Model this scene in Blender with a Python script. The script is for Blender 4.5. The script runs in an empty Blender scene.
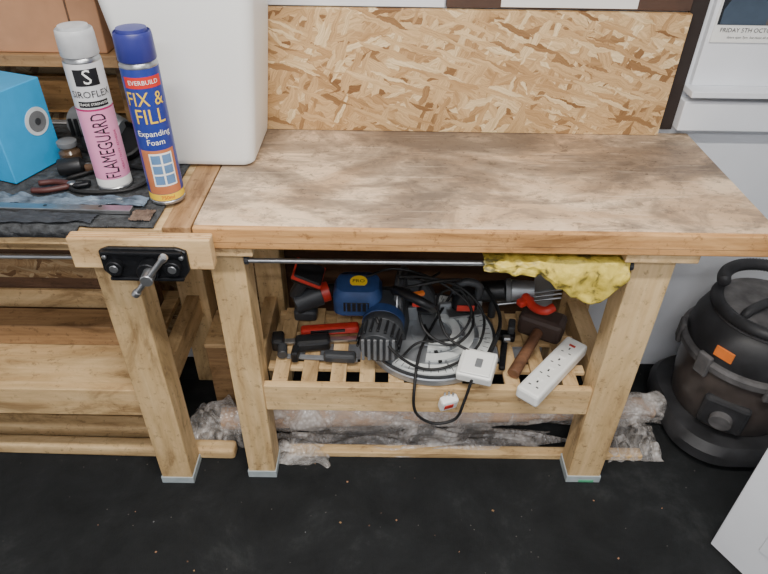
import bpy, bmesh, math, random
from mathutils import Matrix, Vector, Euler, noise
random.seed(7)
C=bpy.context.scene.collection

# ---------------------------------------------------------------- materials
def lin(c):
    return tuple(((v/255)/12.92 if v/255<=.04045 else ((v/255+.055)/1.055)**2.4) for v in c)
MC={}
def mat(name,rgb,rough=.5,metal=0,noise_amt=.12,nscale=30,bump=0.0,spec=.5,coat=0,trans=0,alpha=1):
    if name in MC: return MC[name]
    m=bpy.data.materials.new(name); m.use_nodes=True; nt=m.node_tree; b=nt.nodes['Principled BSDF']
    c=lin(rgb)
    tc=nt.nodes.new('ShaderNodeTexCoord'); n=nt.nodes.new('ShaderNodeTexNoise'); n.inputs['Scale'].default_value=nscale; n.inputs['Detail'].default_value=4
    nt.links.new(tc.outputs['Object'],n.inputs['Vector'])
    r=nt.nodes.new('ShaderNodeValToRGB'); r.color_ramp.elements[0].position=.3; r.color_ramp.elements[1].position=.7
    r.color_ramp.elements[0].color=(*[v*(1-noise_amt) for v in c],1); r.color_ramp.elements[1].color=(*[min(1,v*(1+noise_amt)) for v in c],1)
    nt.links.new(n.outputs['Fac'],r.inputs[0]); nt.links.new(r.outputs[0],b.inputs['Base Color'])
    b.inputs['Roughness'].default_value=rough; b.inputs['Metallic'].default_value=metal
    b.inputs['Coat Weight'].default_value=coat; b.inputs['Transmission Weight'].default_value=trans; b.inputs['Alpha'].default_value=alpha
    if bump:
        bp=nt.nodes.new('ShaderNodeBump'); bp.inputs['Strength'].default_value=bump; bp.inputs['Distance'].default_value=.01
        nt.links.new(n.outputs['Fac'],bp.inputs['Height']); nt.links.new(bp.outputs[0],b.inputs['Normal'])
    MC[name]=m; return m
class NT:
    def __init__(s,name):
        s.m=bpy.data.materials.new(name); s.m.use_nodes=True; s.nt=s.m.node_tree; s.L=s.nt.links; s.b=s.nt.nodes['Principled BSDF']
        s.tc=s.nt.nodes.new('ShaderNodeTexCoord').outputs['Object']
    def map(s,scale,loc=(0,0,0),vec=None):
        n=s.nt.nodes.new('ShaderNodeMapping'); n.inputs['Scale'].default_value=scale; n.inputs['Location'].default_value=loc; s.L.new(vec or s.tc,n.inputs['Vector']); return n.outputs[0]
    def noise(s,vec,scale=1,detail=5,rough=.5,dist=0):
        n=s.nt.nodes.new('ShaderNodeTexNoise'); n.inputs['Scale'].default_value=scale; n.inputs['Detail'].default_value=detail; n.inputs['Roughness'].default_value=rough; n.inputs['Distortion'].default_value=dist
        s.L.new(vec,n.inputs['Vector']); return n.outputs['Fac']
    def ramp(s,fac,stops):
        r=s.nt.nodes.new('ShaderNodeValToRGB'); e=r.color_ramp.elements
        e[0].position,e[1].position=stops[0][0],stops[-1][0]
        for el,(p,c) in ((e[0],stops[0]),(e[1],stops[-1])): el.color=(*c,1) if isinstance(c,tuple) else (c,c,c,1)
        for p,c in stops[1:-1]:
            q=e.new(p); q.color=(*c,1) if isinstance(c,tuple) else (c,c,c,1)
        s.L.new(fac,r.inputs[0]); return r.outputs[0]
    def mix(s,fac,a,b_,mode='MIX'):
        n=s.nt.nodes.new('ShaderNodeMixRGB'); n.blend_type=mode
        for i,v in enumerate((fac,a,b_)):
            if hasattr(v,'is_linked'): s.L.new(v,n.inputs[i])
            elif i==0: n.inputs[0].default_value=v
            else: n.inputs[i].default_value=(*v,1)
        return n.outputs[0]
    def math(s,op,a,b_):
        n=s.nt.nodes.new('ShaderNodeMath'); n.operation=op
        for i,v in enumerate((a,b_)):
            if hasattr(v,'is_linked'): s.L.new(v,n.inputs[i])
            else: n.inputs[i].default_value=v
        return n.outputs[0]
    def done(s,col,rough=.6,h=None,bs=.15,bd=.003):
        s.L.new(col,s.b.inputs['Base Color']); s.b.inputs['Roughness'].default_value=rough
        if h is not None:
            bp=s.nt.nodes.new('ShaderNodeBump'); bp.inputs['Strength'].default_value=bs; bp.inputs['Distance'].default_value=bd; s.L.new(h,bp.inputs['Height']); s.L.new(bp.outputs[0],s.b.inputs['Normal'])
        MC[s.m.name]=s.m; return s.m
def wood(name,c1,c2,axis='x',rough=.6,fine=60,dirt=.95):
    if name in MC: return MC[name]
    g=NT(name); s=[fine]*3; s['xyz'.index(axis)]=fine*.05
    n=g.noise(g.map(s),1,6,.55,.6); col=g.ramp(n,[(.28,lin(c2)),(.72,lin(c1))])
    s2=[10]*3; s2['xyz'.index(axis)]=3.2
    d=g.ramp(g.noise(g.map(s2,(.3,.7,.2)),1,9,.7,.8),[(.36,(.44,.39,.33)),(.47,(.80,.77,.72)),(.62,(1,1,1))])
    col=g.mix(dirt,col,d,'MULTIPLY')
    d2=g.ramp(g.noise(g.tc,45,6,.75),[(.35,(.38,.32,.27)),(.43,(1,1,1))]); col=g.mix(.65,col,d2,'MULTIPLY')
    return g.done(col,rough,n)
def bench_top():
    g=NT('worn_plywood_top')
    n=g.noise(g.map((3,50,50)),1,7,.6,.5); col=g.ramp(n,[(.3,lin((206,170,130))),(.7,lin((232,202,166)))])
    w=g.ramp(g.noise(g.map((2.6,4.2,1),(3.1,.4,0)),1,6,.6,.6),[(.42,lin((184,152,120))),(.56,lin((244,218,186)))]); col=g.mix(.6,col,w)
    sx=g.nt.nodes.new('ShaderNodeSeparateXYZ'); g.L.new(g.tc,sx.inputs[0])
    mr=g.nt.nodes.new('ShaderNodeMapRange'); mr.inputs[1].default_value=1.14; mr.inputs[2].default_value=1.65; mr.inputs[3].default_value=-.035; mr.inputs[4].default_value=.085; g.L.new(sx.outputs['Y'],mr.inputs[0])
    # big smudgy grey grime, roughly isotropic
    st=g.math('ADD',g.noise(g.map((3.2,5.0,1),(1.1,2.4,0)),1,15,.68,.5),mr.outputs[0])
    col=g.mix(g.ramp(st,[(.45,0.0),(.52,.5),(.64,.86)]),col,lin((96,84,74)))
    # rubbed patches
    st2=g.noise(g.map((8,15,1),(7.1,.4,0)),1,12,.72,.8); col=g.mix(g.ramp(st2,[(.50,0.0),(.57,.38),(.68,.72)]),col,lin((112,98,86)))
    sm=g.noise(g.map((20,26,1),(2.1,5.4,0)),1,10,.8,.4); col=g.mix(g.ramp(sm,[(.55,0.0),(.62,.55)]),col,lin((74,62,54)))
    sc=g.noise(g.map((6,120,1),(0,3,0)),1,4,.6,.3); col=g.mix(g.ramp(sc,[(.60,0.0),(.68,.32)]),col,lin((236,214,188)))
    mp=g.nt.nodes.new('ShaderNodeMapping'); mp.inputs['Rotation'].default_value=(0,0,.7); mp.inputs['Scale'].default_value=(7,170,1); g.L.new(g.tc,mp.inputs['Vector'])
    sc2=g.noise(mp.outputs[0],1,3,.6,.2); col=g.mix(g.ramp(sc2,[(.64,0.0),(.70,.4)]),col,lin((90,74,62)))
    # sap drops / glue spots
    sp=g.noise(g.map((55,75,1)),1,6,.75,0); col=g.mix(g.ramp(sp,[(.60,0.0),(.66,.7)]),col,lin((66,52,44)))
    return g.done(col,.5,st2,.12,.002)
def osb(name,dark=1.0):
    if name in MC: return MC[name]
    m=bpy.data.materials.new(name); m.use_nodes=True; nt=m.node_tree; L=nt.links; b=nt.nodes['Principled BSDF']
    tc=nt.nodes.new('ShaderNodeTexCoord')
    wn=nt.nodes.new('ShaderNodeTexNoise'); wn.inputs['Scale'].default_value=16; wn.inputs['Detail'].default_value=6; wn.inputs['Roughness'].default_value=.6; L.new(tc.outputs['Object'],wn.inputs['Vector'])
    ws=nt.nodes.new('ShaderNodeVectorMath'); ws.operation='SCALE'; ws.inputs['Scale'].default_value=.036; L.new(wn.outputs['Color'],ws.inputs[0])
    wa=nt.nodes.new('ShaderNodeVectorMath'); wa.operation='ADD'; L.new(tc.outputs['Object'],wa.inputs[0]); L.new(ws.outputs[0],wa.inputs[1])
    prev=None
    for i,(ang,ln,wd) in enumerate([(8,.095,.017),(-42,.07,.019),(60,.062,.016),(30,.085,.019),(-18,.09,.014),(-68,.06,.014),(18,.075,.011)]):
        mp=nt.nodes.new('ShaderNodeMapping'); mp.vector_type='TEXTURE'; mp.inputs['Scale'].default_value=(ln,1,wd) ; mp.inputs['Rotation'].default_value=(0,math.radians(ang),0); mp.inputs['Location'].default_value=(.13*i,0,.07*i)
        L.new(wa.outputs[0],mp.inputs['Vector'])
        v=nt.nodes.new('ShaderNodeTexVoronoi'); v.inputs['Scale'].default_value=1; L.new(mp.outputs[0],v.inputs['Vector'])
        s=nt.nodes.new('ShaderNodeSeparateColor'); L.new(v.outputs['Color'],s.inputs[0])
        r=nt.nodes.new('ShaderNodeValToRGB'); e=r.color_ramp.elements; e[0].position=0; e[1].position=1
        d=dark
        e[0].color=(*lin((138*d,98*d,58*d)),1); e[1].color=(*lin((244*d,218*d,172*d)),1)
        q=e.new(.18); q.color=(*lin((196*d,156*d,106*d)),1); q=e.new(.75); q.color=(*lin((222*d,186*d,136*d)),1)
        L.new(s.outputs[0],r.inputs[0])
        m2=nt.nodes.new('ShaderNodeMapping'); m2.inputs['Scale'].default_value=(1.2,1,7); L.new(mp.outputs[0],m2.inputs['Vector'])
        f=nt.nodes.new('ShaderNodeTexNoise'); f.inputs['Scale'].default_value=1; f.inputs['Detail'].default_value=6; L.new(m2.outputs[0],f.inputs['Vector'])
        fr=nt.nodes.new('ShaderNodeValToRGB'); fr.color_ramp.elements[0].position=.3; fr.color_ramp.elements[1].position=.6; fr.color_ramp.elements[0].color=(.56,.48,.38,1); fr.color_ramp.elements[1].color=(1,1,1,1); L.new(f.outputs['Fac'],fr.inputs[0])
        fm=nt.nodes.new('ShaderNodeMixRGB'); fm.blend_type='MULTIPLY'; fm.inputs[0].default_value=.75; L.new(r.outputs[0],fm.inputs[1]); L.new(fr.outputs[0],fm.inputs[2])
        if prev is None: prev=fm.outputs[0]
        else:
            gt=nt.nodes.new('ShaderNodeMath'); gt.operation='GREATER_THAN'; gt.inputs[1].default_value=.68; L.new(s.outputs[1],gt.inputs[0])
            mx=nt.nodes.new('ShaderNodeMixRGB'); L.new(gt.outputs[0],mx.inputs[0]); L.new(prev,mx.inputs[1]); L.new(fm.outputs[0],mx.inputs[2]); prev=mx.outputs[0]
    L.new(prev,b.inputs['Base Color']); b.inputs['Roughness'].default_value=.6
    MC[name]=m; return m

pine_z=wood('pine_upright',(228,198,150),(206,172,122),'z')
pine_x=wood('pine_lengthwise',(230,200,152),(208,172,122),'x')
pine_y=wood('pine_depthwise',(224,194,148),(200,166,118),'y')
pine_dk=wood('old_pine',(182,146,104),(140,108,74),'x')
top_m=bench_top()
edge_m=wood('ply_edge',(228,178,118),(192,140,86),'x',fine=90)
ply_m=wood('jaw_plywood',(232,200,152),(208,170,120),'x')
osb_m=osb('oriented_strand',1.0); osb_d=osb('oriented_strand_old',.72)
dkwood=wood('dark_brown_wood',(112,82,58),(78,54,38),'x')
white_wall=mat('white_paint',(232,235,240),.5,noise_amt=.05,nscale=5)
white_pl=mat('white_plastic',(238,238,233),.35,noise_amt=.02,nscale=4)
tub_m=mat('tub_plastic',(240,241,238),.4,noise_amt=.02,nscale=3)
black_pl=mat('black_plastic',(24,25,27),.4,noise_amt=.2)
dk_grey=mat('dark_grey_plastic',(54,56,59),.45)
grey=mat('grey_plastic',(112,114,116),.5)
steel=mat('steel',(176,178,180),.3,metal=.9)
alu=mat('cast_aluminium',(158,162,166),.42,metal=.6,nscale=14)
iron=mat('black_iron',(30,31,34),.42,metal=.5,bump=.2,nscale=80)
blue=mat('blue_plastic',(40,66,112),.45,noise_amt=.25,nscale=18)
red=mat('red_plastic',(196,54,42),.4)
orange=mat('orange_label',(224,120,50),.5)
yellow=mat('yellow_print',(240,200,44),.5,noise_amt=.03)
card=mat('cardboard',(174,128,94),.8,noise_amt=.14,nscale=12)
grey_tape=mat('grey_tape',(168,178,180),.5)
rubber=mat('rubber',(20,20,21),.6)

# ---------------------------------------------------------------- mesh helpers
def empty(name):
    o=bpy.data.objects.new(name,None); o.empty_display_size=.05; C.objects.link(o); return o
def add(name,me,m,parent=None,smooth=False):
    o=bpy.data.objects.new(name,me); C.objects.link(o)
    if m: me.materials.append(m)
    if smooth:
        for p in me.polygons: p.use_smooth=True
    if parent: o.parent=parent
    return o
def from_bm(name,bm,m,parent=None,smooth=False):
    bmesh.ops.recalc_face_normals(bm,faces=bm.faces)
    me=bpy.data.meshes.new(name); bm.to_mesh(me); bm.free(); return add(name,me,m,parent,smooth)
def box(name,b,m,parent=None,bev=.002,rot=None,seg=2,taper=None):
    x0,x1,y0,y1,z0,z1=b; bm=bmesh.new(); bmesh.ops.create_cube(bm,size=1)
    S=Vector((x1-x0,y1-y0,z1-z0)); c=Vector(((x0+x1)/2,(y0+y1)/2,(z0+z1)/2))
    for v in bm.verts:
        t=1 if not taper or v.co.z<0 else taper
        v.co=Vector((v.co.x*S.x*t,v.co.y*S.y*t,v.co.z*S.z))
    if bev: bmesh.ops.bevel(bm,geom=bm.edges[:],offset=min(bev,min(S)*.45),segments=seg,affect='EDGES',profile=.5)
    Rm=Euler([math.radians(a) for a in rot]).to_matrix() if rot else Matrix.Identity(3)
    for v in bm.verts: v.co=Rm@v.co+c
    return from_bm(name,bm,m,parent)
def boxc(name,c,s,m,parent=None,bev=.002,rot=None,**k):
    return box(name,(c[0]-s[0]/2,c[0]+s[0]/2,c[1]-s[1]/2,c[1]+s[1]/2,c[2]-s[2]/2,c[2]+s[2]/2),m,parent,bev,rot,**k)
def lathe(name,prof,p0,axis,m,parent=None,seg=40,smooth=True,a0=0,a1=360):
    ax=Vector(axis).normalized(); q=Vector((0,0,1)).rotation_difference(ax).to_matrix(); p0=Vector(p0)
    bm=bmesh.new(); full=abs(a1-a0)>=360; n=seg if full else seg+1; rings=[]
    for r,h in prof:
        rings.append([bm.verts.new(p0+q@Vector((r*math.cos(math.radians(a0+(a1-a0)*i/seg)),r*math.sin(math.radians(a0+(a1-a0)*i/seg)),h))) for i in range(n)])
    for a,b_ in zip(rings,rings[1:]):
        for i in range(n if full else n-1):
            j=(i+1)%n; bm.faces.new((a[i],a[j],b_[j],b_[i]))
    if full:
        if prof[0][0]>1e-6: bm.faces.new(rings[0][::-1])
        if prof[-1][0]>1e-6: bm.faces.new(rings[-1])
    bmesh.ops.remove_doubles(bm,verts=bm.verts,dist=1e-6)
    o=from_bm(name,bm,m,parent,smooth)
    if smooth:
        md=o.modifiers.new('es','EDGE_SPLIT'); md.split_angle=math.radians(35)
    return o
def cyl(name,p0,p1,r,m,parent=None,r1=None,seg=28,bev=.0015):
    p0=Vector(p0);p1=Vector(p1);h=(p1-p0).length; r1=r if r1 is None else r1; e=min(bev,r*.4,r1*.4,h*.3)
    return lathe(name,[(r-e,0),(r,e),(r1,h-e),(r1-e,h)],p0,p1-p0,m,parent,seg)
def smooth_path(pts,sub=8):
    P=[Vector(p) for p in pts]; P=[P[0]*2-P[1]]+P+[P[-1]*2-P[-2]]; out=[]
    for i in range(1,len(P)-2):
        a,b_,c,d=P[i-1:i+3]
        for k in range(sub):
            t=k/sub; out.append(.5*((2*b_)+(c-a)*t+(2*a-5*b_+4*c-d)*t*t+(3*b_-a-3*c+d)*t**3))
    out.append(P[-2]); return out
def tube(name,pts,r,m,parent=None,seg=10,sub=8,ribs=0):
    P=smooth_path(pts,sub) if sub>1 else [Vector(p) for p in pts]
    bm=bmesh.new(); rings=[]; t=(P[1]-P[0]).normalized(); n=t.orthogonal().normalized()
    for i,p in enumerate(P):
        t2=(P[min(i+1,len(P)-1)]-P[max(i-1,0)]).normalized(); n=(n-t2*n.dot(t2)).normalized(); bn=t2.cross(n)
        rr=r*(1+(.14 if (ribs and i%2) else 0))
        rings.append([bm.verts.new(p+rr*(n*math.cos(2*math.pi*k/seg)+bn*math.sin(2*math.pi*k/seg))) for k in range(seg)])
    for a,b_ in zip(rings,rings[1:]):
        for i in range(seg): bm.faces.new((a[i],a[(i+1)%seg],b_[(i+1)%seg],b_[i]))
    bm.faces.new(rings[0][::-1]); bm.faces.new(rings[-1])
    return from_bm(name,bm,m,parent,True)
def prism(name,pts,origin,u,v,th,m,parent=None,bev=.001):
    o=Vector(origin);u=Vector(u).normalized();v=Vector(v).normalized();w=u.cross(v)
    bm=bmesh.new(); vs=[bm.verts.new(o+u*a+v*b_) for a,b_ in pts]; f=bm.faces.new(vs)
    g=bmesh.ops.extrude_face_region(bm,geom=[f]); 
    for e in g['geom']:
        if isinstance(e,bmesh.types.BMVert): e.co+=w*th
    if bev: bmesh.ops.bevel(bm,geom=bm.edges[:],offset=bev,segments=1,affect='EDGES')
    return from_bm(name,bm,m,parent)
def loft(name,secs,m,parent=None,n=8,smooth=True):
    bm=bmesh.new(); rings=[]
    for z,x0,x1,y0,y1,r in secs:
        ring=[]
        for cx,cy,a in ((x1-r,y0+r,-90),(x1-r,y1-r,0),(x0+r,y1-r,90),(x0+r,y0+r,180)):
            for k in range(n+1):
                t=math.radians(a+90*k/n); ring.append(bm.verts.new((cx+r*math.cos(t),cy+r*math.sin(t),z)))
        rings.append(ring)
    N=len(rings[0])
    for a,b_ in zip(rings,rings[1:]):
        for i in range(N): bm.faces.new((a[i],a[(i+1)%N],b_[(i+1)%N],b_[i]))
    bm.faces.new(rings[0][::-1]); bm.faces.new(rings[-1])
    o=from_bm(name,bm,m,parent,smooth)
    if smooth: md=o.modifiers.new('es','EDGE_SPLIT'); md.split_angle=math.radians(40)
    return o
def sheet(name,fn,nu,nv,m,parent=None,th=.0008):
    bm=bmesh.new(); g=[[bm.verts.new(fn(i/nu,j/nv)) for j in range(nv+1)] for i in range(nu+1)]
    for i in range(nu):
        for j in range(nv): bm.faces.new((g[i][j],g[i+1][j],g[i+1][j+1],g[i][j+1]))
    o=from_bm(name,bm,m,parent,True)
    if th: md=o.modifiers.new('sol','SOLIDIFY'); md.thickness=th
    return o
def textmesh(s,size,sub=1):
    cu=bpy.data.curves.new('t','FONT'); cu.body=s; cu.size=size; cu.align_x='CENTER'; cu.align_y='CENTER'; cu.resolution_u=2
    o=bpy.data.objects.new('t',cu); C.objects.link(o); bpy.context.view_layer.update()
    me=bpy.data.meshes.new_from_object(o.evaluated_get(bpy.context.evaluated_depsgraph_get())); bpy.data.objects.remove(o)
    return me
def wrap_text(name,s,size,cx,cy,R,ang,z,m,parent,vert=False,bold=0,sx=1.0):
    me=textmesh(s,size); bm=bmesh.new(); bm.from_mesh(me)
    bmesh.ops.triangulate(bm,faces=bm.faces); bmesh.ops.subdivide_edges(bm,edges=bm.edges[:],cuts=2)
    for v in bm.verts:
        x,y=v.co.x*sx,v.co.y
        u,w=(x,y) if not vert else (-y,x)
        a=ang+u/R; v.co=Vector((cx+R*math.cos(a),cy+R*math.sin(a),z+w))
    me2=bpy.data.meshes.new(name); bm.to_mesh(me2); bm.free(); return add(name,me2,m,parent)
def wrap_patch(name,u0,u1,z0,z1,cx,cy,R,ang,m,parent,n=14):
    bm=bmesh.new(); r=[]
    for i in range(n+1):
        a=ang+(u0+(u1-u0)*i/n)/R; r.append((bm.verts.new((cx+R*math.cos(a),cy+R*math.sin(a),z0)),bm.verts.new((cx+R*math.cos(a),cy+R*math.sin(a),z1))))
    for a,b_ in zip(r,r[1:]): bm.faces.new((a[0],b_[0],b_[1],a[1]))
    me=bpy.data.meshes.new(name); bm.to_mesh(me); bm.free(); return add(name,me,m,parent,True)
def flat_text(name,s,size,o,u,v,m,parent):
    me=textmesh(s,size); o=Vector(o);u=Vector(u).normalized();v=Vector(v).normalized()
    for vv in me.vertices: vv.co=o+u*vv.co.x+v*vv.co.y
    return add(name,me,m,parent)

# ---------------------------------------------------------------- room
def floor_mat():
    g=NT('dark_floor')
    col=g.ramp(g.noise(g.tc,4,13,.72,.3),[(.35,lin((17,19,20))),(.55,lin((30,32,33))),(.78,lin((58,60,60)))])
    v=g.nt.nodes.new('ShaderNodeTexVoronoi'); v.inputs['Scale'].default_value=120; g.L.new(g.tc,v.inputs['Vector'])
    s=g.nt.nodes.new('ShaderNodeSeparateColor'); g.L.new(v.outputs['Color'],s.inputs[0])
    k=g.math('MULTIPLY',g.math('GREATER_THAN',s.outputs[0],.99),g.math('LESS_THAN',v.outputs['Distance'],.2))
    col=g.mix(k,col,lin((100,96,90)))
    g.b.inputs['Specular IOR Level'].default_value=.3
    return g.done(col,.85,g.noise(g.tc,190,6,.7),.6,.004)
WY=1.68
box('floor',(-2.2,2.2,-1.6,WY,-.1,0),floor_mat(),bev=0)
box('wall_back',(-2.2,2.2,WY,WY+.1,0,2.5),white_wall,bev=0)
box('wall_left',(-2.3,-2.2,-1.6,WY,0,2.5),white_wall,bev=0)
box('wall_right',(2.2,2.3,-1.6,WY,0,2.5),white_wall,bev=0)
box('wall_front',(-2.2,2.2,-1.7,-1.6,0,2.5),white_wall,bev=0)
box('ceiling',(-2.2,2.2,-1.6,WY,2.5,2.6),white_wall,bev=0)
box('trim_1',(.80,2.2,1.61,WY,1.03,1.047),white_wall,bev=.002)
box('trim_2',(.80,2.2,1.632,WY,.93,1.012),white_wall,bev=.003)
box('gap_shadow_strip',(.757,.80,1.665,WY,.92,2.5),mat('gap_shadow_dark',(40,30,26),.7))  # dark strip stands in for the shadow in the gap beside the backboard
box('trim_4',(.815,2.2,1.66,WY,1.047,2.5),white_wall,bev=.002)
box('trim_5',(-2.2,-.42,1.668,WY,.10,.86),osb_d,bev=0)
box('trim_6',(-.40,.50,1.668,WY,.22,.86),dkwood,bev=0)
box('trim_7',(-2.2,-.58,1.668,WY,.92,1.5),osb_d,bev=0)
box('trim_8',(-.58,.14,1.660,WY,1.232,1.262),white_wall,bev=.001)
box('trim_9',(.145,.755,1.660,WY,1.232,1.262),mat('dark_rail',(78,56,44),.6),bev=.001)
box('trim_10',(.28,.62,1.655,1.660,1.236,1.30),white_pl,bev=.001)

# ---------------------------------------------------------------- main workbench
wb=empty('workbench')
box('top_board',(-.41,.847,1.135,1.665,.858,.91),top_m,wb,.002)
box('front_edge_strip',(-.41,.847,1.12,1.135,.857,.909),edge_m,wb,.003)
box('edge_glue_line',(-.409,.846,1.1192,1.1212,.8745,.8755),pine_dk,wb,0)
LX=[(-.40,-.32),(.565,.662)]
for i,(a,b_) in enumerate(LX):
    box('leg_front_%d'%i,(a,b_,1.16,1.24,.0,.832),pine_z,wb,.003)
    box('leg_back_%d'%i,(a,b_,1.56,1.64,.0,.832),pine_z,wb,.003)
    box('cross_bearer_%d'%i,(a-.035 if i else a-.01,b_+.03,1.128,1.645,.832,.858),pine_y,wb,.002)
    box('side_rail_%d'%i,(a+.02,b_-.02,1.24,1.56,.30,.385),pine_y,wb,.002)
box('shelf_front_rail',(-.32,.565,1.165,1.187,.295,.388),pine_x,wb,.002)
box('shelf_back_rail',(-.32,.565,1.48,1.502,.295,.378),pine_x,wb,.002)
box('back_top_rail',(-.32,.565,1.60,1.625,.76,.858),pine_dk,wb,.002)
box('shelf_cross_slat_0',(-.32,.565,1.245,1.275,.366,.378),pine_x,wb,.001)
box('shelf_cross_slat_1',(-.32,.565,1.36,1.40,.366,.378),pine_x,wb,.001)
x=-.30;i=0
while x<.55:
    box('shelf_slat_%d'%i,(x,min(x+.042,.56),1.187,1.50,.378,.389),pine_y,wb,.001); x+=.079; i+=1
for i,(a,b_) in enumerate(LX):
    box('foot_tape_%d'%i,(a-.003,b_+.003,1.157,1.243,.0,.028),grey_tape,wb,.001)
box('foot_green_tape',(.60,.645,1.155,1.1575,.003,.012),mat('green_tape',(90,170,130),.5),wb,0)
rail=empty('steel_rail')
cyl('rod',(-.318,1.155,.804),(.563,1.155,.808),.006,steel,rail)
for k,xx in enumerate((-.312,.557)): cyl('collar_%d'%k,(xx-.005,1.155,.806),(xx+.005,1.155,.806),.011,dk_grey,rail)

box('osb_backboard',(-.62,.757,1.645,1.664,.911,1.229),osb_m,None,.001)

# ---------------------------------------------------------------- left workbench
lb=empty('workbench')
box('top_board',(-2.1,-.475,1.12,1.665,.862,.905),pine_x,lb)
box('edge_strip',(-.474,-.414,1.125,1.665,.862,.908),wood('edge_brown',(200,162,118),(160,122,84),'y'),lb)
box('leg_front_0',(-.655,-.565,1.135,1.22,0,.862),pine_z,lb,.003)
box('leg_back_0',(-.655,-.565,1.56,1.64,0,.862),pine_z,lb,.003)
box('leg_front_1',(-2.05,-1.96,1.135,1.22,0,.862),pine_z,lb,.003)
box('leg_back_1',(-2.05,-1.96,1.56,1.64,0,.862),pine_z,lb,.003)
box('shelf_front_rail',(-1.96,-.655,1.15,1.18,.28,.378),pine_x,lb)
box('side_rail',(-.63,-.59,1.22,1.56,.30,.385),pine_y,lb)
box('shelf_board',(-1.96,-.66,1.18,1.6,.352,.372),pine_x,lb)
box('apron_front',(-1.96,-.655,1.19,1.212,.80,.862),pine_x,lb)
box('foot_tape',(-.658,-.562,1.132,1.223,0,.026),grey_tape,lb,.001)
rl=empty('steel_rail'); cyl('rod',(-1.95,1.15,.80),(-.66,1.15,.81),.006,steel,rl)
mat_m=mat('bench_mat_rubber',(60,62,64),.85,noise_amt=.6,nscale=60,bump=1.0)
def matf(u,v):
    x=-2.05+u*1.56; s=v*.575
    lip=.030+.008*noise.noise(Vector((u*9,0,2)))
    w=.002*noise.noise(Vector((u*20,v*8,0)))
    if s<.035: return (x,1.112+.001*noise.noise(Vector((u*30,v*9,0))),.9135-lip*(1-s/.035)) if x<=-.66 else (x,1.118+s*.2,.9125+w)
    return (x,1.112+(s-.035)*.999+.004,.9135+w)
sheet('bench_mat',matf,90,40,mat_m,None,.004)

# vise
vz=empty('bench_vise')
box('jaw_board',(-.652,-.358,1.062,1.092,.842,.916),ply_m,vz,.003)
for k,zz in enumerate((1.070,1.078,1.085)):
    box('ply_line_%d'%k,(-.651,-.359,zz-.0008,zz+.0008,.912,.9166),edge_m,vz,0)
bp=[(-.090,-.014),(-.07,-.042),(-.03,-.036),(.0,-.044),(.03,-.036),(.07,-.042),(.090,-.014),(.090,.034),(.07,.042),(-.07,.042),(-.090,.034)]
prism('plate',bp,(-.497,1.0615,.859),(1,0,0),(0,0,1),.010,iron,vz,.002)
box('rib_top',(-.580,-.414,1.043,1.053,.888,.896),iron,vz,.002)
box('rib_bottom',(-.574,-.420,1.043,1.053,.824,.832),iron,vz,.002)
for k,dx in enumerate((-.06,.06)):
    cyl('guide_boss_%d'%k,(-.497+dx,1.055,.859),(-.497+dx,1.036,.859),.017,iron,vz); cyl('guide_rod_%d'%k,(-.497+dx,1.09,.857),(-.497+dx,1.118,.857),.009,steel,vz)
    cyl('guide_face_%d'%k,(-.497+dx,1.037,.859),(-.497+dx,1.034,.859),.009,steel,vz)
    cyl('bolt_%d'%k,(-.497+dx*1.32,1.053,.880),(-.497+dx*1.32,1.046,.880),.005,steel,vz)
cyl('screw_boss',(-.485,1.055,.857),(-.485,1.025,.857),.022,iron,vz); cyl('screw_head',(-.480,1.03,.858),(-.478,.996,.858),.013,steel,vz)
ha=Vector((-.508,1.004,.822)); hb=Vector((-.436,1.004,.910)); hd=(hb-ha).normalized()
cyl('handle',ha,hb,.006,steel,vz)
for k,p in enumerate((ha,hb)): lathe('handle_knob_%d'%k,[(0,-.01),(.008,-.006),(.009,0),(.008,.006),(0,.01)],p,hd,steel,vz,20)

# ---------------------------------------------------------------- things on the left bench
tb=empty('plastic_storage_tub')
B=(-.565,-.325,1.405,1.64)
def sec(z,g,r): return (z,B[0]-g*1.15,B[1]+g*.8,B[2]-g*.35,B[3],r)
loft('shell',[sec(.916,-.012,.022),sec(.920,-.004,.026),sec(.932,0,.030),sec(1.06,.018,.032),sec(1.20,.036,.034),sec(1.33,.052,.036),sec(1.40,.06,.038),sec(1.402,.068,.04),sec(1.42,.068,.04)],tub_m,tb)
loft('lid',[sec(1.421,.072,.05),sec(1.445,.072,.05),sec(1.45,.066,.046),sec(1.455,.05,.04)],tub_m,tb)
def cany(name,cx,cy,r,h,body,cap,lean=0):
    e=empty(name); z0=.9165
    lathe('rim',[(r*.9,0),(r*1.02,.001),(r*1.02,.006),(r*.98,.008)],(cx,cy,z0),(0,0,1),steel,e)
    lathe('body',[(r,.008),(r,h*.80),(r*.97,h*.815),(r*.80,h*.845)],(cx,cy,z0),(0,0,1),body,e,48)
    lathe('shoulder',[(r*.98,h*.80),(r*1.0,h*.808),(r*1.0,h*.815),(r*.85,h*.84),(r*.6,h*.86)],(cx,cy,z0),(0,0,1),steel,e,48)
    lathe('cap',[(r*.97,h*.835),(r*1.0,h*.84),(r*.98,h*.95),(r*.95,h*.975),(r*.91,h*.98),(r*.89,h*.97),(r*.80,h*.97),(r*.76,h*.995),(0,h)],(cx,cy,z0),(0,0,1),cap,e,48)
    return e
can_s=mat('can_silver',(212,212,214),.35,metal=.15,noise_amt=.03); pink=mat('can_pink',(232,150,190),.4,noise_amt=.03); blk=mat('print_black',(20,20,24),.5); wht=mat('print_white',(240,240,236),.5,noise_amt=.02)
magenta=mat('print_magenta',(176,24,100),.45,noise_amt=.03)
cx,cy,r,h=-.632,1.30,.038,.355
e=cany('spray_can',cx,cy,r,h,can_s,mat('cap_grey',(190,192,194),.4)); A=math.atan2(-cy,-cx)
wrap_patch('label_pink',-.05,.05,.945,1.105,cx,cy,r+.0004,A,pink,e)
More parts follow.
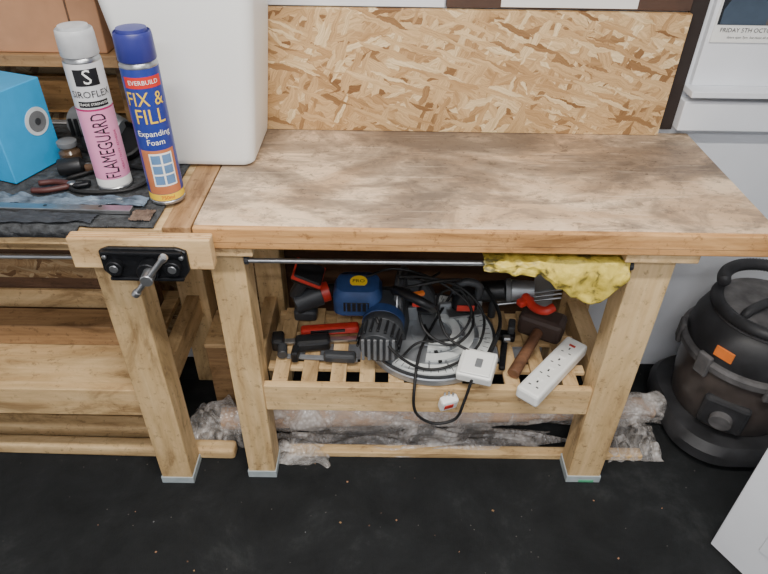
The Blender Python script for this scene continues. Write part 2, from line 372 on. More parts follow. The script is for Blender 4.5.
wrap_patch('label_base',-.05,.05,.926,.945,cx,cy,r+.0007,A,wht,e)
wrap_text('name_text','FLAMEGUARD',.046,cx,cy,r+.0012,A+.05,1.024,blk,e,True,sx=.52)
wrap_text('maker_text','HEAVY DUTY  ADHESIVE',.0085,cx,cy,r+.0012,A+.75,1.01,magenta,e,True)
wrap_text('brand_text','SIROFLEX',.020,cx,cy,r+.0012,A,1.140,blk,e)
wrap_patch('strip',-.032,.032,1.113,1.126,cx,cy,r+.0008,A,blk,e); wrap_text('sub_text','TRADE STRENGTH',.0075,cx,cy,r+.0014,A,1.1195,wht,e)
wrap_patch('emblem',-.026,.024,1.158,1.192,cx,cy,r+.0008,A,blk,e); wrap_text('emblem_swirl','S',.042,cx,cy,r+.0013,A,1.175,wht,e)
wrap_patch('band',-.06,.06,1.105,1.109,cx,cy,r+.0008,A,magenta,e)
cx,cy,r,h=-.492,1.240,.0375,.368
bl=mat('can_blue',(34,52,136),.35,noise_amt=.04)
e=cany('expanding_foam_can',cx,cy,r,h,bl,mat('cap_blue',(46,50,126),.4,noise_amt=.04)); A=math.atan2(-cy,-cx)
rd=mat('print_red',(206,44,36),.45,noise_amt=.03)
wrap_patch('panel_yellow',-.055,.055,.926,.942,cx,cy,r+.0004,A,yellow,e)
wrap_text('red_text','750ml',.012,cx,cy,r+.001,A,.934,rd,e)
wrap_patch('picture_ground',-.040,.036,.943,1.045,cx,cy,r+.0004,A,mat('print_tan',(186,112,72),.5),e)
wrap_patch('window_frame',-.022,.028,.962,1.038,cx,cy,r+.0007,A,wht,e)
for k,(a,b_) in enumerate(((-.019,.001),(.005,.025))):
    for q,(c0,c1) in enumerate(((.966,.987),(.991,1.010),(1.014,1.034))):
        wrap_patch('pane_%d_%d'%(k,q),a,b_,c0,c1,cx,cy,r+.001,A,mat('print_sky',(96,134,176),.4),e,6)
wrap_text('fill_text','FILL',.044,cx,cy,r+.0012,A,1.117,yellow,e,sx=.85)
wrap_text('fix_text','FIX &',.040,cx,cy,r+.0012,A-.1,1.153,yellow,e,sx=.85)
wrap_text('foam_text','Expanding',.0175,cx,cy,r+.0012,A,1.082,wht,e); wrap_text('foam_text2','Foam',.0175,cx,cy,r+.0012,A,1.063,wht,e)
wrap_patch('banner',-.040,.040,1.176,1.198,cx,cy,r+.0006,A,rd,e); wrap_text('banner_text','EVERBUILD',.0125,cx,cy,r+.0012,A,1.187,wht,e)

bb=empty('blue_product_box')
c=Vector((-.858,1.287,0)); u=Vector((.345,.938,0)); w=Vector((-.938,.345,0))
cyan=mat('box_cyan',(40,158,214),.45,noise_amt=.05)
prism('carton',[(0,0),(.15,0),(.15,.205),(0,.205)],c+Vector((0,0,.9165)),u,(0,0,1),-.20,cyan,bb,.002)
nrm=u.cross(Vector((0,0,1)))
pc=c+u*.108+Vector((0,0,1.030))+nrm*.0012
lathe('speaker_disc',[(.001,0),(.033,0),(.033,.0012),(.001,.0012)],pc-nrm*.001,nrm,mat('disc_grey',(214,220,222),.5),bb,40)
lathe('speaker_core',[(.001,0),(.024,0),(.024,.0012),(.001,.0012)],pc+nrm*.0006,nrm,grey,bb,40)
lathe('speaker_dot',[(.001,0),(.008,0),(.008,.0012),(.001,.0012)],pc+nrm*.002,nrm,dk_grey,bb,24)

sh=empty('wall_shelf')
box('board',(-2.1,-.645,1.50,1.665,1.12,1.148),pine_dk,sh); box('post',(-.70,-.655,1.60,1.642,.915,1.12),pine_dk,sh)
box('rear_batten',(-2.1,-.67,1.645,1.665,.95,1.05),edge_m,sh)
cb=empty('cardboard_box')
box('carton',(-1.35,-.67,1.515,1.66,1.149,1.40),card,cb,.003); box('flap',(-1.34,-.68,1.508,1.5145,1.33,1.398),card,cb,.001); box('tape',(-1.05,-1.0,1.512,1.5148,1.152,1.32),mat('parcel_tape',(206,164,118),.3),cb,0); box('seam',(-.742,-.738,1.5125,1.5145,1.152,1.33),dkwood,cb,0)

rt=empty('power_sander')
cyl('motor',(-.80,1.53,.975),(-.70,1.50,.975),.038,grey,rt); cyl('gear_head',(-.70,1.50,.975),(-.665,1.49,.97),.034,alu,rt,r1=.026)
lathe('guard',[(.055,0),(.056,.002),(.056,.018),(.05,.02),(.048,.006),(.01,.005)],(-.668,1.46,.945),(0.1,-.5,.85),black_pl,rt)
cyl('side_handle',(-.69,1.475,.97),(-.705,1.42,.950),.014,black_pl,rt)
cyl('mount_block',(-.76,1.515,.917),(-.76,1.515,.95),.035,dk_grey,rt)
for k in range(6): box('vent_%d'%k,(-.795+k*.014,-.788+k*.014,1.475,1.482,.955,1.0),black_pl,rt,.001,rot=(0,0,-16))
gl=empty('glue_bottle'); lathe('bottle',[(.018,0),(.02,.003),(.02,.05),(.008,.062),(.007,.07),(.003,.085)],(-.775,1.335,.9375),(.9,.30,0),black_pl,gl)
gn=empty('glass_jar'); lathe('jar',[(.022,0),(.025,.003),(.025,.035),(.020,.042),(.020,.05)],(-.770,1.395,.9165),(0,0,1),mat('jar_brown',(84,66,50),.15),gn); lathe('lid',[(.022,.05),(.023,.052),(.023,.062),(.020,.064)],(-.770,1.395,.9165),(0,0,1),grey,gn)
pr=empty('pliers'); redh=mat('plier_grip',(74,38,34),.5)
for k,sg in enumerate((-1,1)): tube('grip_%d'%k,[(-.80+.0,1.262+sg*.018,.925),(-.765,1.268+sg*.020,.925),(-.725,1.274+sg*.006,.925)],.007,redh,pr); tube('jaw_%d'%k,[(-.725,1.274+sg*.004,.925),(-.705,1.279+sg*.008,.925),(-.685,1.283+sg*.002,.925)],.006,iron,pr)
cyl('pivot',(-.722,1.275,.918),(-.722,1.275,.932),.010,steel,pr)
sd_=empty('screwdriver'); cyl('handle',(-.72,1.345,.930),(-.68,1.385,.930),.012,dkwood,sd_); cyl('shaft',(-.68,1.385,.930),(-.655,1.415,.930),.003,steel,sd_)
tube('extension_cable',[(-.82,1.49,.925),(-.74,1.44,.925),(-.70,1.36,.924),(-.745,1.305,.923),(-.70,1.250,.922),(-.60,1.255,.922),(-.56,1.30,.922),(-.575,1.36,.922),(-.66,1.385,.922)],.0045,rubber)
foil=mat('blue_grey_film',(98,112,126),.22,noise_amt=.6,nscale=30,bump=.3)
def foilf(u,v):
    wv=.5+.9*abs(noise.noise(Vector((u*5,0,8))))
    return (-1.15+u*.62,1.190+.010*noise.noise(Vector((u*4,2,1)))+(v)*.075*wv+.008*noise.noise(Vector((u*14,v*3,3))),.9185+.013*abs(noise.noise(Vector((u*12,v*7,1))))+.004*abs(noise.noise(Vector((u*50,v*24,2)))))
sheet('plastic_film',foilf,150,26,foil)
sb=empty('steel_bar'); box('bar',(-1.2,-.55,1.165,1.188,.9165,.926),steel,sb,.001,rot=(0,0,-1)); 
for k in range(5): cyl('hole_%d'%k,(-1.1+k*.12,1.177,.9255),(-1.1+k*.12,1.177,.9266),.004,black_pl,sb)
sheet('cloth_rag',lambda u,v:(-.98+u*.36+.02*noise.noise(Vector((v*4,u*2,1))),1.118+v*.040+.010*noise.noise(Vector((u*6,v,1))),.9185+.010*abs(noise.noise(Vector((u*8,v*5,7))))),60,18,mat('dark_rag',(48,52,58),.8,noise_amt=.4,nscale=60))
sheet('cloth_rag',lambda u,v:(-.545+u*.045+.006*noise.noise(Vector((v*4,u*2,1))),1.132+v*.045,.9185+.008*abs(noise.noise(Vector((u*8,v*5,3))))),24,18,mat('brown_rag',(104,86,74),.8,noise_amt=.4,nscale=60))

# ---------------------------------------------------------------- under left bench
tm=empty('timber_beam'); box('beam',(-1.95,-.67,1.33,1.41,.374,.445),pine_dk,tm,.003)
cr=empty('wooden_crate')
box('body',(-1.9,-.70,1.45,1.55,.374,.50),dkwood,cr,.002); box('front_slat_0',(-1.9,-.70,1.438,1.449,.425,.49),pine_x,cr,.002); box('front_slat_1',(-1.9,-.78,1.438,1.449,.535,.61),osb_d,cr); box('back',(-1.9,-.70,1.45,1.47,.50,.66),dkwood,cr)
pb=empty('plywood_box'); box('panel_front',(-.560,-.43,1.44,1.455,0,.27),pine_dk,pb); box('panel_side',(-.445,-.43,1.455,1.60,0,.27),pine_dk,pb); box('panel_side_b',(-.560,-.545,1.455,1.60,0,.27),pine_dk,pb); box('panel_top',(-.562,-.425,1.438,1.61,.27,.285),ply_m,pb)
p1=empty('timber_plank'); box('plank',(-1.9,-.455,1.228,1.275,0,.045),pine_x,p1,.012,rot=(0,0,-.8),seg=3)
p2=empty('timber_plank'); box('plank',(-2.0,-.68,1.30,1.355,0,.055),pine_x,p2,.012,rot=(0,0,-.6),seg=3)
p4=empty('timber_plank'); box('plank',(-2.0,-.68,1.375,1.42,0,.10),pine_dk,p4,.01,rot=(0,0,-.4),seg=3)
p3=empty('timber_plank'); box('plank',(-.29,.82,1.238,1.272,0,.022),pine_x,p3,.003,rot=(0,0,.2))

def film_mat():
    g=NT('bubble_film')
    v=g.nt.nodes.new('ShaderNodeTexVoronoi'); v.inputs['Scale'].default_value=85; g.L.new(g.tc,v.inputs['Vector'])
    a=g.ramp(g.noise(g.tc,11,7,.6,1.0),[(.36,.14),(.52,.36),(.66,.8)]); g.L.new(a,g.b.inputs['Alpha'])
    return g.done(g.ramp(v.outputs['Distance'],[(.1,lin((250,246,242))),(.6,lin((216,208,200)))]),.12,v.outputs['Distance'],.5,.004)
film=film_mat()
rollE=empty('bubble_wrapped_tube')
P0=Vector((-.50,1.340,.054)); P1=Vector((.88,1.415,.054)); D=(P1-P0); Lh=D.length
cyl('core_tube',P0-D*.01,P1+D*.012,.036,wood('tube_tan',(220,182,146),(190,150,114),'x'),rollE,seg=36)
lathe('tube_bore',[(.001,0),(.026,0),(.026,.001),(.001,.001)],P1+D*.0125,D,dkwood,rollE)
def wrapfn(r0,amp,seed,a,b_):
    t=D.normalized(); n=Vector((0,0,1)); bn=t.cross(n)
    def f(u,v):
        ang=v*2*math.pi; p=P0+D*(a+(b_-a)*u)
        k=noise.noise(Vector((u*Lh*(b_-a)*9,math.cos(ang)*1.6,math.sin(ang)*1.6+seed)))+.3*noise.noise(Vector((u*Lh*(b_-a)*26,math.cos(ang)*4,math.sin(ang)*4+seed)))
        rr=r0+amp*k; q=p+rr*(n*math.sin(ang)+bn*math.cos(ang)); q.z=max(q.z,.003); return q
    return f
sheet('film_wrap',wrapfn(.044,.012,1,-.01,1.0),260,40,film,rollE,0)
sheet('film_bunch_right',wrapfn(.052,.022,5,.88,1.03),60,48,film,rollE,0)
sheet('film_bunch_mid',wrapfn(.050,.016,11,.24,.62),120,44,film,rollE,0)
def heap(cx,cy,sx,sy,hh,seed):
    def f(u,v):
        a=(u-.5)*2; b_=(v-.5)*2; e_=max(0,1-a*a)*max(0,1-b_*b_)
        return (cx+a*sx*(1+.3*noise.noise(Vector((b_*2,seed,0)))),cy+b_*sy*(1+.3*noise.noise(Vector((a*2.5,seed,5)))),.004+hh*e_**.5*(.5+1.0*abs(noise.noise(Vector((u*5,v*4,seed)))))+.005*e_*noise.noise(Vector((u*18,v*15,seed))))
    return f
sheet('film_heap_a',heap(-.26,1.262,.095,.060,.045,2),60,40,film,rollE,0)
sheet('film_heap_b',heap(-.53,1.345,.10,.08,.11,4),60,44,film,rollE,0)
sheet('film_heap_c',heap(.80,1.310,.09,.075,.07,9),60,40,film,rollE,0)
sheet('film_heap_d',heap(.15,1.300,.40,.055,.040,13),120,36,film,rollE,0)

# ---------------------------------------------------------------- items on the slatted shelf
Z=.390
ms=empty('mitre_saw')
mc=Vector((.138,1.356,Z))
lathe('turntable',[(.168,0),(.186,.004),(.188,.024),(.183,.030),(.06,.031),(.058,.034),(0.001,.034)],mc,(0,0,1),alu,ms,64)
def arc(name,r0,r1,a0,a1,z0,z1,m_):
    lathe(name,[(r0,z0),(r0,z1),(r1,z1),(r1,z0),(r0,z0)],mc,(0,0,1),m_,ms,40,True,a0,a1)
pale=mat('scale_plate',(212,216,214),.5,noise_amt=.08)
arc('scale_outer',.138,.176,-130,80,.031,.036,pale); arc('scale_mid',.098,.124,-100,75,.031,.040,pale); arc('scale_inner',.060,.084,-100,75,.031,.044,pale)
arc('ring_dark',.179,.186,-180,90,.028,.034,dk_grey)  # raised dark grey ring along the turntable rim
for k in range(9):
    a=math.radians(-95+k*21); p=mc+Vector((.11*math.cos(a),.11*math.sin(a),.034)); boxc('spoke_%d'%k,p,(.10,.005,.006),alu,ms,.001,(0,0,math.degrees(a)))
for k in range(30):
    a=math.radians(-128+k*7.0); p=mc+Vector((.162*math.cos(a),.162*math.sin(a),.0363)); boxc('tick_%d'%k,p,(.016,.0014,.0006),blk,ms,0,(0,0,math.degrees(a)))
boxc('kerf_slot',mc+Vector((0,-.05,.036)),(.010,.16,.006),black_pl,ms,.001,(0,0,14))
boxc('fence_left',mc+Vector((-.10,.05,.055)),(.13,.014,.05),alu,ms,.003,(0,0,10)); boxc('fence_right',mc+Vector((.09,.085,.055)),(.13,.014,.05),alu,ms,.003,(0,0,10))
prism('arm',[(-.03,0),(.03,0),(.035,.07),(.0,.13),(-.06,.15),(-.075,.12),(-.03,.09)],mc+Vector((-.02,.13,.02)),(1,0,0),(0,0,1),.05,dk_grey,ms,.006)
HX=.015
loft('blue_housing',[(.50,-.145+HX,-.03+HX,1.33,1.43,.02),(.51,-.155+HX,-.02+HX,1.32,1.435,.03),(.56,-.155+HX,-.02+HX,1.32,1.435,.032),(.583,-.145+HX,-.03+HX,1.33,1.425,.03),(.588,-.13+HX,-.045+HX,1.345,1.41,.02)],blue,ms)
lathe('badge',[(.001,0),(.024,0),(.024,.0015),(.001,.0015)],(-.070,1.372,.5882),(0,-.1,1),yellow,ms); flat_text('badge_text','PRO',.018,(-.070,1.372,.5908),(1,0,0),(0,.99,.1),blk,ms)
boxc('housing_vents',(-.075,1.3195,.54),(.07,.003,.03),black_pl,ms,.001)
for k in range(5): boxc('housing_fin_%d'%k,(-.102+k*.014,1.3175,.54),(.004,.003,.028),blue,ms,.0008)
cyl('motor_body',(.012,1.40,.50),(-.005,1.27,.49),.057,dk_grey,ms); cyl('motor_band',(.002,1.33,.495),(-.002,1.30,.492),.0585,blue,ms); cyl('motor_cap',(-.005,1.27,.49),(-.015,1.212,.486),.058,dk_grey,ms,r1=.050)
for k in range(11):
    a=math.radians(-10+k*20); ax=Vector((-.18,-1,-.07)).normalized(); uu=ax.cross(Vector((0,0,1))).normalized(); vv=uu.cross(ax); 
    d=uu*math.cos(a)+vv*math.sin(a); p=Vector((-.010,1.245,.488))+d*.057; cyl('vent_rib_%d'%k,p-ax*.024,p+ax*.024,.004,black_pl,ms,seg=8)
for k in range(6): box('grille_%d'%k,(-.057+k*.016,-.049+k*.016,1.203,1.209,.450,.525),grey,ms,.001,rot=(4,0,-8))
lathe('blade_guard',[(.001,0),(.105,0),(.11,.004),(.11,.024),(.105,.028),(.001,.028)],(.045,1.42,.470),(1,-.15,.12),dk_grey,ms,56,True)
lathe('blade',[(.001,.012),(.118,.012),(.118,.015),(.001,.015)],(.045,1.42,.475),(1,-.15,.12),steel,ms,56,True)
tube('handle',[(.03,1.36,.57),(.05,1.31,.60),(.10,1.27,.60),(.13,1.28,.57),(.10,1.32,.54)],.013,black_pl,ms)
boxc('trigger',(.09,1.285,.582),(.03,.012,.014),red,ms,.003); boxc('guard_lever',(.085,1.36,.555),(.06,.014,.012),orange,ms,.003,(10,5,25))
def cable(name,pts,r=.0042,m_=rubber): 
    return tube(name,pts,r,m_,ms,8,8)
cable('cord_a',[(.0,1.38,.56),(.05,1.33,.60),(.16,1.34,.62),(.22,1.42,.56),(.20,1.46,.48),(.14,1.36,.44),(.10,1.24,.45),(.085,1.155,.41),(.09,1.135,.33),(.14,1.135,.285),(.20,1.138,.30),(.22,1.142,.37),(.24,1.16,.45),(.29,1.24,.47),(.33,1.36,.48),(.28,1.47,.52),(.18,1.44,.54),(.10,1.40,.58)])
cable('cord_b',[(-.02,1.26,.555),(.02,1.20,.50),(.10,1.19,.44),(.18,1.20,.44),(.26,1.26,.46),(.28,1.35,.5),(.22,1.40,.55),(.12,1.38,.60),(.04,1.34,.63)],.004)
cable('cord_c',[(.30,1.45,.52),(.33,1.36,.49),(.31,1.27,.47),(.26,1.20,.46)],.004)
cable('cord_d',[(-.05,1.38,.60),(.03,1.42,.60),(.14,1.40,.58),(.24,1.34,.53),(.20,1.27,.48),(.10,1.28,.45),(.05,1.22,.45)],.0035)
cable('cord_e',[(.16,1.46,.56),(.10,1.38,.56),(.11,1.28,.50),(.19,1.25,.47),(.25,1.32,.49),(.22,1.40,.54),(.15,1.36,.55),(.17,1.27,.49),(.24,1.22,.47)],.004)

sk=empty('electrical_switch_box'); boxc('box',(.250,1.190,.448),(.095,.088,.034),white_pl,sk,.006,(14,-4,-20)); boxc('lid',(.248,1.184,.467),(.080,.074,.006),white_pl,sk,.003,(14,-4,-20)); boxc('rocker',(.252,1.180,.472),(.018,.026,.005),grey,sk,.002,(14,-4,-20))
pl=empty('mains_plug'); boxc('body',(.178,1.150,.352),(.050,.026,.046),white_pl,pl,.007,(15,0,20)); boxc('fuse_cover',(.179,1.1365,.350),(.026,.003,.018),red,pl,.001,(15,0,20))
for k,(dx,dz) in enumerate(((0,.03),(-.011,.026),(.011,.026))): boxc('pin_%d'%k,(.178+dx,1.152,.352+dz),(.005,.004,.018),steel,pl,.0005)
bc=empty('bar_clamp'); boxc('bar',(-.18,1.335,Z+.014),(.27,.018,.007),steel,bc,.001,(0,0,5)); boxc('red_grip',(-.155,1.365,Z+.030),(.17,.03,.026),red,bc,.008,(0,-3,4)); boxc('grip_inlay',(-.16,1.350,Z+.034),(.10,.006,.010),black_pl,bc,.002,(0,-3,4)); boxc('jaw_fixed',(-.300,1.32,Z+.021),(.035,.05,.04),black_pl,bc,.008,(0,0,5)); boxc('jaw_sliding',(-.20,1.315,Z+.022),(.10,.045,.038),black_pl,bc,.01,(0,0,8)); cyl('knob',(-.285,1.30,Z+.02),(-.28,1.262,Z+.02),.014,dk_grey,bc)
bc2=empty('bar_clamp'); boxc('bar',(-.17,1.270,Z+.005),(.20,.016,.006),grey,bc2,.001,(0,0,-3)); boxc('grip',(-.12,1.265,Z+.016),(.09,.03,.028),dk_grey,bc2,.008,(0,0,-3)); boxc('jaw',(-.245,1.272,Z+.018),(.02,.040,.035),black_pl,bc2,.005,(0,0,-3))
dr=empty('cordless_drill'); 
cyl('body',(-.265,1.44,.455),(-.19,1.47,.47),.036,dk_grey,dr); cyl('collar',(-.19,1.47,.47),(-.165,1.478,.474),.030,red,dr); cyl('chuck',(-.165,1.478,.474),(-.125,1.49,.48),.022,black_pl,dr,r1=.014)
boxc('grip',(-.245,1.435,.52),(.034,.04,.10),dk_grey,dr,.012,(20,25,0)); boxc('battery',(-.215,1.42,.575),(.085,.07,.035),black_pl,dr,.008,(20,25,0)); boxc('battery_stripe',(-.213,1.415,.583),(.087,.072,.010),red,dr,.002,(20,25,0)); boxc('rest_foot',(-.235,1.455,.41),(.07,.05,.04),dk_grey,dr,.01)
gr=empty('angle_grinder'); G=Vector((0.01,0,.03))
def gv(*p): return Vector(p)+G
cyl('body',gv(.27,1.475,.45),gv(.35,1.460,.47),.032,black_pl,gr); cyl('collar',gv(.35,1.460,.47),gv(.365,1.458,.472),.035,grey,gr); cyl('gear_head',gv(.365,1.458,.472),gv(.43,1.450,.48),.032,alu,gr,r1=.027); cyl('spindle',gv(.40,1.455,.478),gv(.403,1.43,.445),.018,steel,gr)
tube('side_handle',[gv(.40,1.43,.475),gv(.42,1.39,.465),gv(.445,1.36,.475),gv(.470,1.365,.485)],.013,red,gr); boxc('red_band',gv(.40,1.415,.465),(.05,.025,.022),red,gr,.006,(0,0,30))
cyl('rest',gv(.32,1.47,.362),gv(.32,1.468,.43),.012,dk_grey,gr)
tl=empty('steel_rod')
for k in range(3): cyl('rod_%d'%k ,(.34,1.515,.40+.012*k),(.545,1.505+.006*k,.44+.012*k),.004,steel,tl,seg=10)
jg=empty('jigsaw'); loft('body',[(.465,.205,.265,1.395,1.44,.02),(.475,.197,.273,1.388,1.445,.024),(.51,.20,.27,1.388,1.445,.024),(.528,.21,.26,1.395,1.44,.02)],black_pl,jg); boxc('shoe',(.235,1.415,.457),(.10,.055,.005),steel,jg,.001,(0,0,10)); tube('handle',[(.205,1.42,.52),(.21,1.415,.55),(.24,1.41,.565),(.27,1.41,.55),(.27,1.41,.51)],.012,dk_grey,jg); boxc('badge',(.235,1.3865,.488),(.05,.003,.02),red,jg,.001)
cal=empty('pipe_wrench'); boxc('handle',(.340,1.29,.405),(.018,.13,.014),iron,cal,.004,(0,0,-12)); boxc('jaw_fixed',(.360,1.365,.405),(.05,.03,.022),iron,cal,.005,(0,0,-12)); boxc('jaw_hook',(.375,1.382,.425),(.02,.045,.03),dk_grey,cal,.005,(0,0,-12)); cyl('thumb_wheel',(.345,1.34,.415),(.365,1.34,.415),.012,steel,cal)
ml=empty('wooden_mallet'); brown=wood('mallet_brown',(130,92,66),(92,62,44),'x'); boxc('head',(.466,1.395,.428),(.13,.075,.072),mat('mallet_dark',(62,48,42),.6),ml,.014,(0,0,-28)); cyl('handle',(.448,1.360,.425),(.354,1.205,.408),.015,brown,ml,r1=.017)
es=empty('extension_socket'); a0=Vector((.380,1.112,.0)); a1=Vector((.560,1.315,0)); mid=(a0+a1)/2; ang=math.degrees(math.atan2(a1.y-a0.y,a1.x-a0.x)); ln=(a1-a0).length
boxc('body',(mid.x-.006,mid.y+.006,.411),(ln,.066,.040),white_pl,es,.008,(0,-.5,ang)); dd=(a1-a0).normalized(); nn=Vector((-dd.y,dd.x,0)); a0=a0+Vector((-.006,.006,0))
for k in range(4):
    p=a0+dd*(ln*(.14+.21*k)); 
    for q,(du,dv_,su,sv) in enumerate(((.012,0,.008,.004),(-.008,.011,.003,.007),(-.008,-.011,.003,.007))):
        pp=p+dd*du+nn*dv_; boxc('slot_%d_%d'%(k,q),(pp.x,pp.y,.4315),(su,sv,.001),blk,es,0,(0,0,ang))
    pp=p+dd*.028; boxc('rocker_%d'%k,(pp.x,pp.y,.432),(.008,.018,.003),mat('rocker_red',(180,60,50),.4) if k==3 else white_pl,es,.001,(0,0,ang))
def yel():
    g=NT('yellow_cloth')
    col=g.ramp(g.noise(g.tc,32,4,.6,.5),[(.36,lin((104,94,46))),(.45,lin((196,172,70))),(.62,lin((226,202,90)))])
    return g.done(col,.45,g.noise(g.tc,90,5),.5,.004)
def drop(x):
    pts=[(0,.022),(.2,.030),(.4,.035),(.55,.07),(.7,.105),(.85,.11),(.95,.07),(1,.04)]
    for (a,p),(b_,q) in zip(pts,pts[1:]):
        if a<=x<=b_: return p+(q-p)*(x-a)/(b_-a)
    return .04
def clf(u,v):
    x=.222+u*.325; d=drop(u)
    if v<.25: t=v/.25; y=1.29-t*.15; z=.816+.01*t
    else: t=(v-.25)/.75; y=1.14-.012*min(1,t*3); z=.826-d*t
    k=noise.noise(Vector((u*11,v*2,0)));
    return (x+.01*noise.noise(Vector((u*5,v*5,4))),y+.012*k*(.4+v),z+.005*noise.noise(Vector((u*18,v*5,2))))
sheet('yellow_dust_cloth',clf,90,36,yel(),None,.001)

# ---------------------------------------------------------------- vacuum cleaner
vc=empty('canister_vacuum'); V=Vector((1.128,1.420,0)); vbl=mat('vac_black',(46,46,48),.55,noise_amt=.45,nscale=16); vgr=mat('vac_grey',(92,90,90),.75,noise_amt=.4,nscale=24)
loft('base_skirt',[(.03,V.x-.195,V.x+.215,V.y-.215,V.y+.215,.13),(.035,V.x-.21,V.x+.225,V.y-.225,V.y+.22,.15),(.075,V.x-.212,V.x+.227,V.y-.227,V.y+.222,.15),(.10,V.x-.198,V.x+.21,V.y-.21,V.y+.21,.15),(.105,V.x-.17,V.x+.17,V.y-.17,V.y+.17,.14)],vbl,vc)
lathe('drum',[(.150,.09),(.168,.11),(.182,.20),(.188,.30),(.19,.325)],V,(0,0,1),mat('vac_drum',(80,72,68),.36,noise_amt=.35,nscale=10,coat=.2),vc,56)
lathe('clamp_ring',[(.19,.322),(.204,.326),(.206,.346),(.198,.353),(.186,.354)],V,(0,0,1),vgr,vc,56)
lathe('motor_head',[(.186,.350),(.190,.358),(.184,.41),(.168,.448),(.14,.468),(.07,.478),(.001,.480)],V,(0,0,1),vbl,vc,56)
lathe('head_ring',[(.145,.455),(.152,.464),(.145,.484),(.11,.490),(.001,.490)],V,(0,0,1),vgr,vc,48)
tube('carry_handle',[V+Vector((-.10,-.05,.47)),V+Vector((-.09,-.045,.50)),V+Vector((-.03,-.02,.515)),V+Vector((.05,.02,.515)),V+Vector((.10,.045,.49)),V+Vector((.11,.05,.46))],.014,vbl,vc)
for k,a in enumerate((205,262,160,320)):
    ar=math.radians(a); p=V+Vector((.202*math.cos(ar),.202*math.sin(ar),.335)); boxc('latch_%d'%k,p,(.016,.045,.075),vgr,vc,.005,(0,0,a))
for k,a in enumerate((200,245,290,340,40,130)):
    ar=math.radians(a); p=V+Vector((.185*math.cos(ar),.185*math.sin(ar),.022)); cyl('castor_%d'%k,p+Vector((-.012,0,0)),p+Vector((.012,0,0)),.0215,rubber,vc)
ar=math.radians(236); fd=Vector((math.cos(ar),math.sin(ar),0))
boxc('inlet_boss',V+fd*.182+Vector((0,0,.19)),(.03,.13,.11),vbl,vc,.012,(0,0,236)); cyl('inlet_port',V+fd*.185+Vector((0,0,.18)),V+fd*.212+Vector((0,0,.175)),.032,vgr,vc)
ar2=math.radians(216); fd2=Vector((math.cos(ar2),math.sin(ar2),0)); boxc('logo_badge',V+fd2*.1875+Vector((0,0,.395)),(.006,.055,.034),orange,vc,.002,(0,-6,216))
tube('hose',[V+Vector((.02+.160*math.cos(2.2+t*.30),.160*math.sin(2.2+t*.30),.472+.0028*t)) for t in range(0,24)],.017,vbl,vc,10,10,ribs=1)

# ---------------------------------------------------------------- poster on the right
ps=empty('poster'); ink=mat('poster_ink',(30,34,40),.35,noise_amt=.4,nscale=14)
box('sheet',(.825,1.20,1.655,1.6595,1.160,1.70),wht,ps,0); box('photo_area',(.829,1.196,1.6535,1.6548,1.203,1.69),ink,ps,0)
sil=[(-.10,0),(-.10,.05),(-.08,.085),(-.03,.10),(-.025,.125),(-.035,.16),(-.02,.19),(.02,.19),(.035,.16),(.025,.125),(.03,.10),(.08,.085),(.10,.05),(.10,0)]
prism('figure_a',[(a*.6,b_*.7) for a,b_ in sil],(.895,1.6532,1.204),(1,0,0),(0,0,1),.0006,mat('poster_suit',(64,78,94),.4),ps,0); prism('figure_b',sil,(1.05,1.6528,1.204),(1,0,0),(0,0,1),.0006,mat('poster_suit2',(92,84,80),.4),ps,0)
flat_text('date_text','FRIDAY 5TH OCTOBER',.0150,(.918,1.6535,1.190),(1,0,0),(0,0,1),blk,ps); flat_text('place_text','doors open 7pm  live music all night',.008,(.922,1.6535,1.173),(1,0,0),(0,0,1),blk,ps)

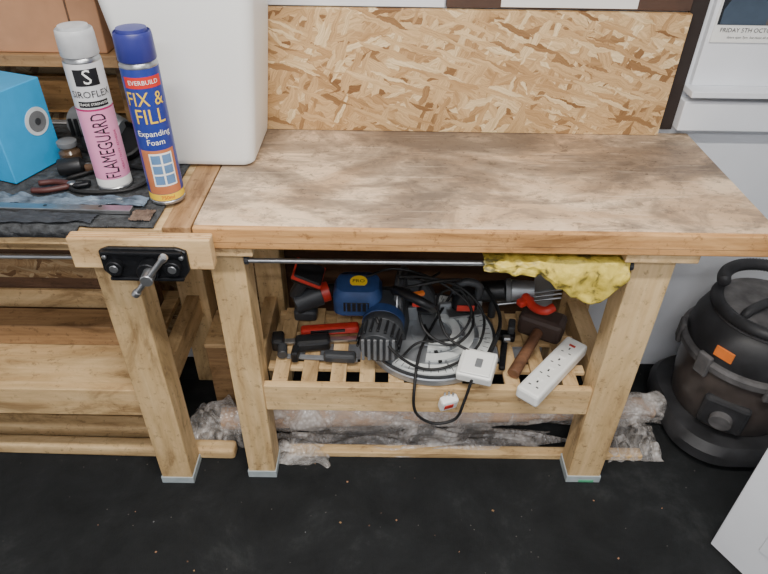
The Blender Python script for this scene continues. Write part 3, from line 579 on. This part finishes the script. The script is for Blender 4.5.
dv=Vector((.5,-.866,0)); 
d1=empty('door_1'); prism('leaf',[(0,0),(.75,0),(.75,1.98),(0,1.98)],(.920,.958,.006),dv,(0,0,1),-.04,white_wall,d1,.002)
prism('stile_bead',[(.10,.12),(.65,.12),(.65,.9),(.10,.9)],(.920,.958,.006),dv,(0,0,1),.004,white_wall,d1,.002)

lt=empty('floor_litter'); 
for k in range(24):
    x=random.uniform(-.9,.85); y=random.uniform(.75,1.22); s=random.uniform(.002,.005)
    boxc('scrap_%d'%k,(x,y,.0012),(s,s*random.uniform(.4,1.6),.0016),random.choice([card,grey,pine_dk,dkwood]),lt,.0003,(0,0,random.uniform(0,90)))

# ---------------------------------------------------------------- lights
def area(name,loc,sx,sy,pw,col,rot=(0,0,0)):
    l=bpy.data.lights.new(name,'AREA'); l.shape='RECTANGLE'; l.size=sx; l.size_y=sy; l.energy=pw; l.color=col
    o=bpy.data.objects.new(name,l); C.objects.link(o); o.location=loc; o.rotation_euler=[math.radians(a) for a in rot]; return o
fx=empty('ceiling_light'); box('housing',(-.75,.65,.30,.42,2.45,2.499),white_pl,fx,.006)
area('tube_lamp_a',(-.05,.36,2.44),1.35,.10,50,(1,.955,.89))
fx2=empty('ceiling_light'); box('housing',(-.75,.65,-.85,-.73,2.45,2.499),white_pl,fx2,.006)
area('tube_lamp_b',(-.05,-.79,2.44),1.35,.10,38,(.98,.97,.98))
w=bpy.data.worlds.new('w'); bpy.context.scene.world=w; w.use_nodes=True; w.node_tree.nodes['Background'].inputs[0].default_value=(.6,.65,.7,1); w.node_tree.nodes['Background'].inputs[1].default_value=.3

# ---------------------------------------------------------------- camera
H=1.605; th=math.radians(37); rho=math.radians(0.9)
R=Vector((1,0,0)); U=Vector((0,math.sin(th),math.cos(th))); F=Vector((0,math.cos(th),-math.sin(th)))
R2=R*math.cos(rho)+U*math.sin(rho); U2=U*math.cos(rho)-R*math.sin(rho)
cam=bpy.data.cameras.new('camera'); co=bpy.data.objects.new('camera',cam); C.objects.link(co)
co.matrix_world=Matrix(((R2.x,U2.x,-F.x,0),(R2.y,U2.y,-F.y,0),(R2.z,U2.z,-F.z,H),(0,0,0,1)))
cam.lens=620/768*36; cam.sensor_width=36; cam.clip_start=.02
bpy.context.scene.camera=co
